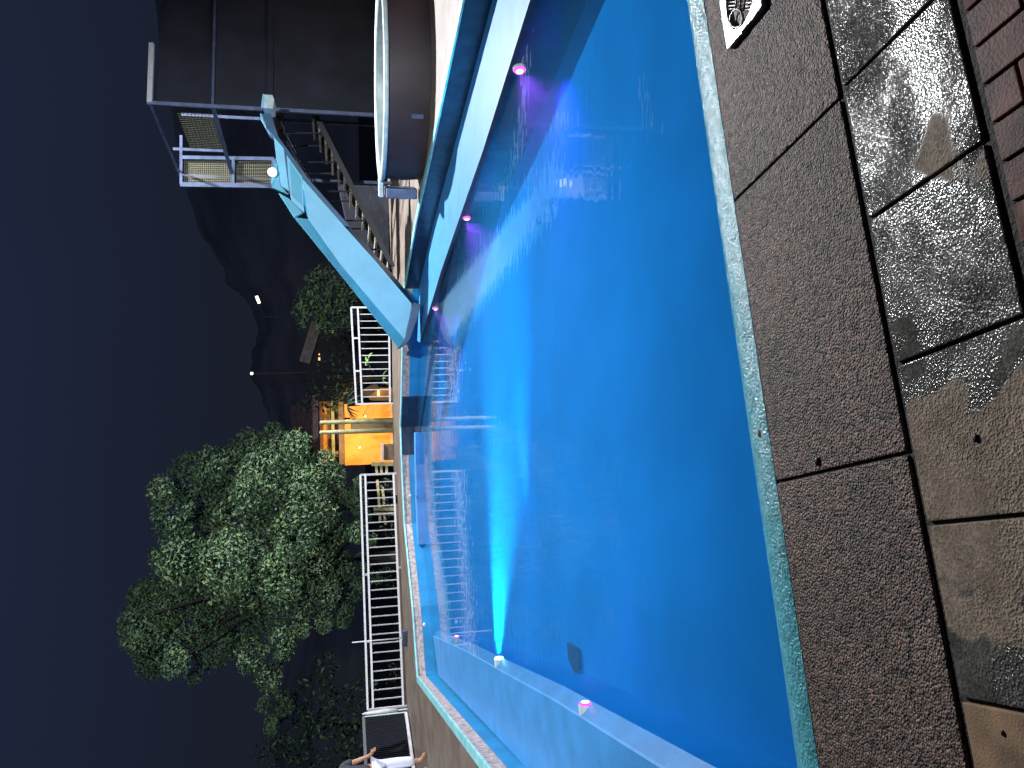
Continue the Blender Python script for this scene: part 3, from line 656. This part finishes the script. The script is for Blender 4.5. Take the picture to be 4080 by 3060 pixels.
# ------------------------------------------------------------------ trees
def leaves(cl, nper, size, seed, drop=0.0):
    rnd = random.Random(seed); rs = np.random.RandomState(seed)
    V, Fc, mi = [], [], []
    for (c, r) in cl:
        k_ = int(nper*(r/1.0)**2)
        for _ in range(k_):
            d = rs.normal(size=3); d /= np.linalg.norm(d); rr = r*(.55+.45*rs.rand()**.5)*(.85+.3*rs.rand())
            p = np.array(c)+d*rr*np.array([1, 1, .8])
            n_ = d*.7+rs.normal(size=3)*.6+np.array([0, -.1, .5]); n_ /= np.linalg.norm(n_)
            u = np.cross(n_, rs.normal(size=3)); u /= np.linalg.norm(u); v = np.cross(n_, u)
            s = size*(.6+.8*rs.rand()); b = len(V)
            V += [p-u*s*.5, p-v*s*.22-u*s*.05, p+u*s*.5-n_*s*.12, p+v*s*.22-u*s*.05]
            Fc.append((b, b+1, b+2, b+3)); mi.append(0 if rs.rand() < .72 else 1)
    return V, Fc, mi
def tree(name, label, base, clusters, nper, size, seed, mats, trunk_r=.16, group=None, limbs=True):
    base = Vector(base); t = thing(name, label, 'tree', tuple(base), group)
    V, Fc, mi = leaves(clusters, nper, size, seed)
    me = bpy.data.meshes.new('crown'); me.from_pydata([tuple(np.array(v)-np.array(base)) for v in V], [], Fc)
    for m in mats: me.materials.append(m)
    me.polygons.foreach_set('material_index', mi)
    o = bpy.data.objects.new('crown', me); sc.collection.objects.link(o); o.parent = t
    a = MB(); cen = sum((Vector(c) for c, r in clusters), Vector())/len(clusters)
    mid = base.lerp(cen, .6)+Vector((.1, 0, 0)); a.tube([base, base.lerp(mid, .5)+Vector((.08, .05, 0)), mid, cen], [trunk_r, trunk_r*.8, trunk_r*.55, trunk_r*.2], 10)
    if limbs:
        for c, r in clusters[::2]: a.tube([mid, mid.lerp(Vector(c), .5)+Vector((0, 0, .1)), Vector(c)], [trunk_r*.35, trunk_r*.2, .012], 6)
    a.build('trunk', M['bark'], t, smooth=True); return t
YT = 24.0
def cl(x, y, rpx, Y=YT, jit=.0):
    p = at(x, y, Y+random.uniform(-jit, jit)); return (tuple(p), rpx*Y/FPX)
big = [cl(*c, jit=1.1) for c in [
 (620, 2420, 120), (560, 2520, 90), (700, 2330, 110), (640, 2560, 110), (760, 2480, 130), (720, 2230, 110), (690, 2060, 90), (640, 1960, 60), (760, 1900, 100), (850, 1990, 120), (930, 1850, 90), (840, 1860, 80), (1000, 1800, 90), (1090, 1740, 60), (1130, 1820, 90), (1180, 1780, 70), (1050, 1900, 120), (1200, 1890, 90), (1290, 1860, 70), (1150, 2000, 120), (950, 2050, 130), (820, 2140, 130), (900, 2260, 130), (1050, 2180, 120), (1180, 2120, 110), (1280, 2040, 90), (1360, 1980, 60), (1330, 2130, 80), (870, 2400, 130), (1000, 2340, 110), (1120, 2300, 110), (1250, 2250, 100), (1350, 2260, 70), (850, 2560, 110), (960, 2500, 100), (1090, 2440, 90), (1210, 2380, 80), (1310, 2360, 60), (600, 2650, 60), (1000, 2610, 70), (1070, 2700, 60), (1120, 2560, 70), (1420, 2120, 45), (1440, 2240, 45), (1200, 2500, 45), (1130, 2800, 50), (1230, 1950, 90), (560, 2380, 60), (500, 2480, 35), (545, 2560, 50), (580, 2630, 50), (1340, 1900, 50), (620, 2220, 40), (1000, 1960, 90), (700, 2640, 60), (770, 2700, 35), (1050, 2810, 35), (1080, 2890, 40), (1500, 2300, 30), (1480, 2150, 30), (1420, 2000, 55), (1400, 2350, 60), (1370, 2450, 50), (1450, 2050, 40), (1290, 2480, 45), (1430, 1930, 35)]]
tree('broadleaf_tree', 'large rounded green tree rising behind the long white railing', Z_(at(1600, 2250, YT), -1.2), big, 1900, .125, 3, [M['leaf'], M['leaf2']], .3)
# big darker foliage to the left
dk = [cl(x, y, r, 27, 1) for x, y, r in [(1150, 2900, 130), (1300, 2980, 140), (1250, 2780, 100), (1350, 2850, 110), (1100, 3050, 120), (1420, 2950, 90), (1450, 2750, 70), (1480, 3050, 90), (1300, 2650, 60)]]
tree('dark_tree', 'dim tree standing in the dark behind the screen panel and the man', Z_(at(1600, 2950, 27), -1.2), dk, 320, .18, 5, [M['leafdark'], M['leaf']], .2, limbs=False)
YT2 = 25.5
sm = [cl(x, y, r, YT2, .6) for x, y, r in [(1300, 1110, 60), (1250, 1130, 55), (1330, 1180, 60), (1230, 1190, 55), (1200, 1240, 50), (1270, 1220, 60), (1330, 1260, 60), (1200, 1280, 35), (1370, 1120, 50), (1380, 1200, 50), (1300, 1300, 50), (1375, 1280, 45), (1265, 1290, 40), (1265, 1088, 25)]]
tree('bushy_tree', 'medium bushy tree lit at its crown, left of the slide and above the short railing', Z_(at(1560, 1230, YT2), -1.2), sm, 520, .17, 9, [M['leaf'], M['leaf2']], .14)
pm = [cl(x, y, r, 28, .6) for x, y, r in [(1300, 1480, 60), (1350, 1540, 70), (1250, 1560, 50), (1210, 1600, 45), (1300, 1590, 60), (1360, 1440, 50), (1340, 1380, 40), (1390, 1560, 40)]]
tree('dark_tree', 'dark tree between the low tiled building and the orange house', Z_(at(1560, 1520, 28), -1.2), pm, 220, .18, 12, [M['leafdark'], M['leaf']], .15)
# palm like plants
def fronds(name, label, base, n, L_, seed, m, w_=.05, up=.6, cat='plant'):
    rnd = random.Random(seed); a = MB(); b = Vector(base)
    for i in range(n):
        an = 2*math.pi*i/n+rnd.uniform(-.2, .2); d = Vector((math.cos(an), math.sin(an), 0)); el = rnd.uniform(up*.5, up*1.6); l = L_*rnd.uniform(.7, 1.1); side = Vector((-d.y, d.x, 0))
        pts = [b+(d*math.cos(el)*s+Vector((0, 0, math.sin(el)*s-.75*s*s)))*l for s in (0, .25, .5, .75, 1)]
        ws = [w_*.4, w_, w_, w_*.7, .004]
        for k_ in range(4): a.poly([pts[k_]-side*ws[k_], pts[k_]+side*ws[k_], pts[k_+1]+side*ws[k_+1], pts[k_+1]-side*ws[k_+1]])
    return tag(a.build(name, m), label, cat)
fronds('palm_plant', 'spiky palm fronds hanging against the orange wall by the short railing', at(1385, 1615, 22.5), 18, .7, 3, M['leafdark'], .03, .2)
fronds('leafy_plant', 'bright green broad leaved plant seen through the short railing', at(1470, 1437, 22.5), 9, .45, 5, M['banana'], .08, .7)
fronds('leafy_plant', 'small yellow green plant above the corner of the orange house', at(1340, 1612, 28.5), 12, .6, 6, M['leaf2'], .06, .6)
fronds('leafy_plant', 'low leafy plant with glossy tips at the left end of the short railing', at(1530, 1510, 21.8), 10, .35, 8, M['leaf2'], .04, .6)
# shrubs behind the railings (each one a mesh of leaves)
for i, (x, y, r, lab) in enumerate([(1540, 2100, 45, 'small dim shrub behind the long railing next to the yellow fence'), (1540, 2290, 45, 'small dim shrub behind the middle of the long railing'), (1560, 2700, 40, 'small brownish shrub behind the left end of the long railing'), (1530, 1300, 40, 'small dim shrub behind the short railing next to the slide'), (1540, 1960, 50, 'small shrub behind the yellow fence rails')]):
    V, Fc, mi = leaves([cl(x, y, r, 24.5), cl(x+10, y+40, r*.7, 24.7), cl(x+5, y-35, r*.7, 24.3)], 300, .12, 30+i)
    me = bpy.data.meshes.new('shrub'); me.from_pydata([tuple(v) for v in V], [], Fc); me.materials.append(M['leafdark']); me.materials.append(M['leaf2']); me.polygons.foreach_set('material_index', mi)
    o = bpy.data.objects.new('shrub', me); sc.collection.objects.link(o); tag(o, lab, 'shrub')

# ------------------------------------------------------------------ ground, hill, far roof, lights
mb = MB(); mb.poly([Vector((-900, -200, -1.3)), Vector((900, -200, -1.3)), Vector((900, 1500, -1.3)), Vector((-900, 1500, -1.3))]); mb.build('ground', M['ground'], kind='structure')
YHl = 180
hp = [(560, -900), (600, -200), (640, 200), (690, 500), (740, 750), (800, 930), (890, 1070), (900, 1130), (975, 1185), (1005, 1240), (1032, 1311), (1006, 1406), (1000, 1500), (1038, 1570), (1070, 1660), (1080, 1760), (1130, 1900), (1200, 2150), (1180, 2500), (1100, 2800), (1090, 3100), (1150, 3600)]
rr_ = random.Random(4); fine = []
for (a0, b0), (a1, b1) in zip(hp, hp[1:]):
    for k_ in range(6): f_ = k_/6; fine.append((a0+(a1-a0)*f_+rr_.uniform(-5, 5), b0+(b1-b0)*f_))
mb = MB(); topv = [at(x, y, YHl+30) for x, y in fine]
for i in range(len(fine)-1):
    A_, B_ = topv[i], topv[i+1]; a0 = Vector((A_.x*.62, 110, -1.3)); b0 = Vector((B_.x*.62, 110, -1.3)); a2 = Vector((A_.x, 300, -1.3)); b2 = Vector((B_.x, 300, -1.3))
    am, bm_ = a0.lerp(A_, .6)+Vector((0, 0, 1)), b0.lerp(B_, .6)+Vector((0, 0, 1))
    mb.poly([a0, b0, bm_, am]); mb.poly([am, bm_, B_, A_]); mb.poly([A_, B_, b2, a2])
mb.build('hill', M['hill'], kind='structure')
# low building with dark roof
YB = 38
t3 = thing('low_building', 'dark low building with a sloping roof below the street lamp', 'building', tuple(Z_(at(1560, 1400, YB), -1.3)))
a = MB(); a.prism([at(x, y, YB) for x, y in ((1265, 1295), (1218, 1440), (1215, 1480), (1275, 1560), (1600, 1560), (1600, 1295))], (0, 4, 0)); a.build('wall', M['darkwall'], t3)
a = MB(); a.bar(at(1262, 1285, YB-.2), at(1214, 1445, YB-.2), .25, .5); a.build('roof_edge', M['tile'], t3)
for x, y, w_ in ((1272, 1430, .18), (1272, 1412, .1), (1325, 1322, .14)):
    a = MB(); p = at(x, y, YB-.3); a.box(p, (w_*.8, .05, w_*.5)); a.build('lit_window', M['glow'], t3)
# street lamp on the slope
YL = 60
t3 = thing('street_lamp', 'distant street lamp with a tilted white glowing head on a thin pole', 'street lamp', tuple(Z_(at(1300, 1263, YL), -1.3)))
a = MB(); a.tube([Z_(at(1300, 1263, YL), -1.3), at(1052, 1262, YL)], [.09, .06], 8); a.build('pole', M['steel'], t3)
a = MB(); a.tube([at(1052, 1262, YL), at(1036, 1212, YL)], .045, 8); a.build('arm', M['steel'], t3)
a = MB(); a.bar(at(1033, 1208, YL), at(1022, 1180, YL), .24, .2); a.build('lamp_head', emis('street_glow', (1, .97, .9), 2.6), t3)
t3 = thing('distant_lamp', 'tiny white lamp on a post on the dark hillside above the low building', 'lamp', tuple(Z_(at(1003, 1488, 90), -1.3)))
a = MB(); a.sphere(at(1003, 1488, 90), .17, 2); a.build('bulb', emis('distant_glow', (1, 1, .95), 2.5), t3)
a = MB(); p = at(1003, 1488, 90); a.tube([Z_(p, -1.3), p-Vector((0, 0, .1))], .03, 6); a.build('pole', M['hill'], t3)

# ------------------------------------------------------------------ pale openwork plate on the coping
t = thing('openwork_plate', 'shiny pale pointed openwork plate with oval ring and ribs lying on the brown coping', 'plate', tuple(gp(2900, 60, 0)))
def G(zx, zy, z=.02):   # crop coordinates (2212 px = 400 px)
    return gp(2750+zx*400/2212, zy*400/2212, z)
outl = [(640, -500), (655, 100), (700, 420), (735, 620), (765, 820), (800, 1010), (818, 1075), (850, 1060), (960, 920), (1080, 780), (1130, 735), (1135, 680), (1240, 560), (1380, 400), (1470, 270), (1520, 220), (1565, 110), (1555, 0), (1500, -120), (1440, -500)]
holes = [(790, -480), (785, 120), (800, 300), (830, 450), (880, 580), (960, 650), (1060, 620), (1160, 530), (1240, 400), (1300, 250), (1340, 120), (1370, 0), (1370, -480)]
a = MB(); top = [G(*p, .022) for p in outl]; hol = [G(*p, .022) for p in holes]
def ringpoly(a, o_, h_, z0, z1):
    # stitch open ring: outline and hole share the open ends
    no, nh = len(o_), len(h_)
    vo = [a.bm.verts.new(Vector((p.x, p.y, z1))) for p in o_]; vh = [a.bm.verts.new(Vector((p.x, p.y, z1))) for p in h_]
    vo2 = [a.bm.verts.new(Vector((p.x, p.y, z0))) for p in o_]; vh2 = [a.bm.verts.new(Vector((p.x, p.y, z0))) for p in h_]
    i = j = 0
    while i < no-1 or j < nh-1:
        if j >= nh-1 or (i < no-1 and (i+1)/(no-1) <= (j+1)/(nh-1)): a.bm.faces.new((vo[i], vo[i+1], vh[j])); i += 1
        else: a.bm.faces.new((vo[i], vh[j+1], vh[j])); j += 1
    for k_ in range(no-1): a.bm.faces.new((vo[k_], vo2[k_], vo2[k_+1], vo[k_+1]))
    for k_ in range(nh-1): a.bm.faces.new((vh[k_], vh[k_+1], vh2[k_+1], vh2[k_]))
ringpoly(a, top, hol, .002, .022); a.build('frame', M['plate'], t)
ov = [(1050, 190), (1120, 260), (1160, 400), (1150, 500), (1090, 590), (1010, 610), (930, 580), (870, 470), (890, 350), (950, 240), (1050, 190)]
a = MB(); a.tube([G(x, y, .02) for x, y in ov], .0042, 8, cap=False); a.build('oval_ring', M['plate'], t, smooth=True)
a = MB(); a.tube([G(990, 230, .02), G(1020, 40, .02), G(1015, -400, .02)], .004, 8); a.tube([G(1100, 210, .02), G(1110, 40, .02), G(1115, -400, .02)], .004, 8); a.build('stem', M['plate'], t, smooth=True)
for y in (-350, -270, -190, -110, -30, 50, 130, 200):
    a = MB(); a.tube([G(860, y, .018), G(985, y-10, .018)], .0022, 6); a.build('rib', M['plate'], t)
    a = MB(); a.tube([G(1225, y+15, .018), G(1345, y+5, .018)], .0022, 6); a.build('rib', M['plate'], t)
a = MB(); a.poly([G(x, y, .004) for x, y in [(1050, 190), (1120, 260), (1160, 400), (1150, 500), (1090, 590), (1010, 610), (930, 580), (870, 470), (890, 350), (950, 240)]]); a.build('insert', M['beige'], t)

# little bits of debris
for i, (x, y, z, s, lab) in enumerate([(3027, 1727, 0, .014, 'tiny brown leaf fragment on the teal edge of the pool'), (3890, 1745, 0, .012, 'small dark pellet on the dry grey slab'), (3260, 1838, 0, .016, 'small dark chip on the brown coping near a joint'), (3997, 2920, 0, .008, 'tiny dark speck on the tan slab at the bottom corner')]):
    p = gp(x, y, z); rr_ = random.Random(i); a = MB(); a.sphere(p+Vector((0, 0, s*.3)), s, 2, (1, .6, .35)); 
    tag(a.build('debris', M['brown'] if i == 0 else M['black'], smooth=True), lab, 'debris')

# ------------------------------------------------------------------ person (cut by the frame edge)
pf = gp(1700, 3052, DK)
t = thing('person', 'man in dark T-shirt and white trousers standing at the left pool wall with a cup', 'person', tuple(pf))
def skin(name, verts, edges, rad, m, parent, sub=2, root=0):
    me = bpy.data.meshes.new(name); me.from_pydata([tuple(Vector(v)) for v in verts], edges, [])
    o = bpy.data.objects.new(name, me); sc.collection.objects.link(o)
    md = o.modifiers.new('Skin', 'SKIN'); md.use_smooth_shade = True
    for i, r in enumerate(rad):
        sv = me.skin_vertices[0].data[i]; sv.radius = (r, r) if not isinstance(r, tuple) else r; sv.use_root = (i == root)
    s_ = o.modifiers.new('Sub', 'SUBSURF'); s_.levels = sub; s_.render_levels = sub
    me.materials.append(m); o.parent = parent; return o
# local frame: faces +X (towards the pool / viewer right), slightly towards viewer
f = Vector((.85, -.52, 0)); s = Vector((-.52, -.85, 0)).normalized()  # s: towards viewer side
def B(fx, sx_, z): return f*fx+s*sx_+Vector((0, 0, z))
V = [B(0, 0, .93), B(.0, 0, 1.10), B(.0, 0, 1.32), B(.01, 0, 1.45), B(.02, 0, 1.53), B(.03, 0, 1.60), B(.045, 0, 1.67), B(.03, 0, 1.745),
     B(0, .10, .88), B(.03, .11, .50), B(-.02, .12, .09), B(.10, .13, .03), B(.16, .13, .025),
     B(0, -.10, .88), B(.02, -.11, .50), B(.0, -.12, .09), B(.12, -.13, .03), B(.18, -.13, .025),
     B(0, .19, 1.40), B(.05, .23, 1.14), B(.20, .20, .90), B(.235, .19, .85),
     B(0, -.19, 1.40), B(.03, -.24, 1.14), B(.16, -.22, .96), B(.22, -.21, .93)]
Ed = [(0, 1), (1, 2), (2, 3), (3, 4), (4, 5), (5, 6), (6, 7), (0, 8), (8, 9), (9, 10), (10, 11), (11, 12), (0, 13), (13, 14), (14, 15), (15, 16), (16, 17), (3, 18), (18, 19), (19, 20), (20, 21), (3, 22), (22, 23), (23, 24), (24, 25)]
Rd = [.14, .125, .145, .10, .055, .075, .09, .06, .085, .058, .04, .04, .022, .085, .058, .04, .04, .022, .055, .042, .03, .032, .055, .042, .03, .032]
skin('body', V, Ed, Rd, M['skin'], t)
skin('shirt', [B(0, 0, .90), B(0, 0, 1.10), B(0, 0, 1.32), B(.01, 0, 1.44), B(0, .19, 1.40), B(.02, .225, 1.24), B(0, -.19, 1.40), B(.02, -.235, 1.24)], [(0, 1), (1, 2), (2, 3), (3, 4), (4, 5), (3, 6), (6, 7)], [.165, .15, .165, .10, .075, .068, .075, .068], M['shirt'], t)
skin('trousers', [B(0, 0, .92), B(0, .10, .84), B(.03, .11, .50), B(-.01, .12, .18), B(0, -.10, .84), B(.02, -.11, .50), B(0, -.12, .18)], [(0, 1), (1, 2), (2, 3), (0, 4), (4, 5), (5, 6)], [.155, .115, .10, .085, .115, .10, .085], M['trousers'], t)
a = MB(); a.sphere(pf+B(.005, 0, 1.70), .105, 3, (1, .95, 1.0)); hr = a.build('hair', M['hair'], t, smooth=True)
# hands: palm with five fingers, chained from each wrist
for (wr, sgn, nm) in ((B(.235, .19, .85), 1, 'hand'), (B(.22, -.21, .93), -1, 'hand')):
    vs = [wr, wr+f*.05+Vector((0, 0, -.02))]; es = [(0, 1)]; rd = [.026, .03]
    for k_ in range(4):
        o_ = s*(.027-.018*k_); b_ = len(vs); ln = (.030, .035, .032, .025)[k_]
        vs += [wr+f*.085+o_+Vector((0, 0, -.03)), wr+f*(.085+ln)+o_+Vector((0, 0, -.05)), wr+f*(.085+ln*1.4)+o_+Vector((0, 0, -.075))]
        es += [(1, b_), (b_, b_+1), (b_+1, b_+2)]; rd += [.010, .0085, .007]
    b_ = len(vs); vs += [wr+f*.035+s*sgn*.035+Vector((0, 0, .0)), wr+f*.07+s*sgn*.045+Vector((0, 0, .0))]; es += [(0, b_), (b_, b_+1)]; rd += [.011, .008]
    skin(nm, vs, es, rd, M['skin'], t, 1)
# pale cup in the forward hand
a = MB(); q = pf+B(.325, .19, .82); a.tube([q+Vector((0, 0, -.05)), q+Vector((0, 0, .05))], [.028, .035], 12); tag(a.build('cup', M['rim'], smooth=True), 'small pale cup held in the hand of the man', 'cup')
# chair behind
cp = gp(1695, 3095, DK)+Vector((-.1, -.1, 0))
t = thing('chair', 'brown framed chair standing behind the man at the frame edge', 'chair', tuple(cp))
for dx in (-.2, .2):
    for dy in (-.2, .2):
        a = MB(); a.bar(cp+Vector((dx, dy, 0)), cp+Vector((dx*.9, dy*.9, .44)), .03); a.build('leg', M['brown'], t)
a = MB(); a.box(cp+Vector((0, 0, .46)), (.46, .46, .035)); a.build('seat', M['brown'], t, bevel=.01)
a = MB(); a.box(cp+Vector((-.2, 0, .72)), (.03, .44, .35)); a.build('backrest', M['brown'], t, bevel=.01)

# ------------------------------------------------------------------ flood lights with fixtures, outside the picture
def flood(loc, foot, label, to, power, col, ang, blend):
    t = thing('flood_light', label, 'flood light', tuple(Z_(foot, DK)))
    a = MB(); a.tube([Z_(foot, DK), Z_(foot, loc.z+.1)], [.09, .06], 12); a.build('pole', M['steel'], t)
    a = MB(); a.tube([Z_(foot, loc.z+.1), loc+Vector((0, 0, .18))], .035, 8); a.build('arm', M['steel'], t)
    a = MB(); a.box(loc+Vector((0, 0, .12)), (.5, .35, .08)); a.build('head', M['steel'], t, bevel=.01)
    spot('flood', loc, to, power, col, ang, blend, .16, t)
flood(KEY, Vector((11.4, 19.3, 0)), 'tall flood light pole right of the slide tower, outside the picture', (-1.5, 9.5, 0), 22500, (.95, .97, 1), 130, .25)
flood(FILL, Vector((3.6, -9.2, 0)), 'flood light pole behind the viewer', (-3, 19, 3.0), 24000, (.88, .96, 1), 50, .6)
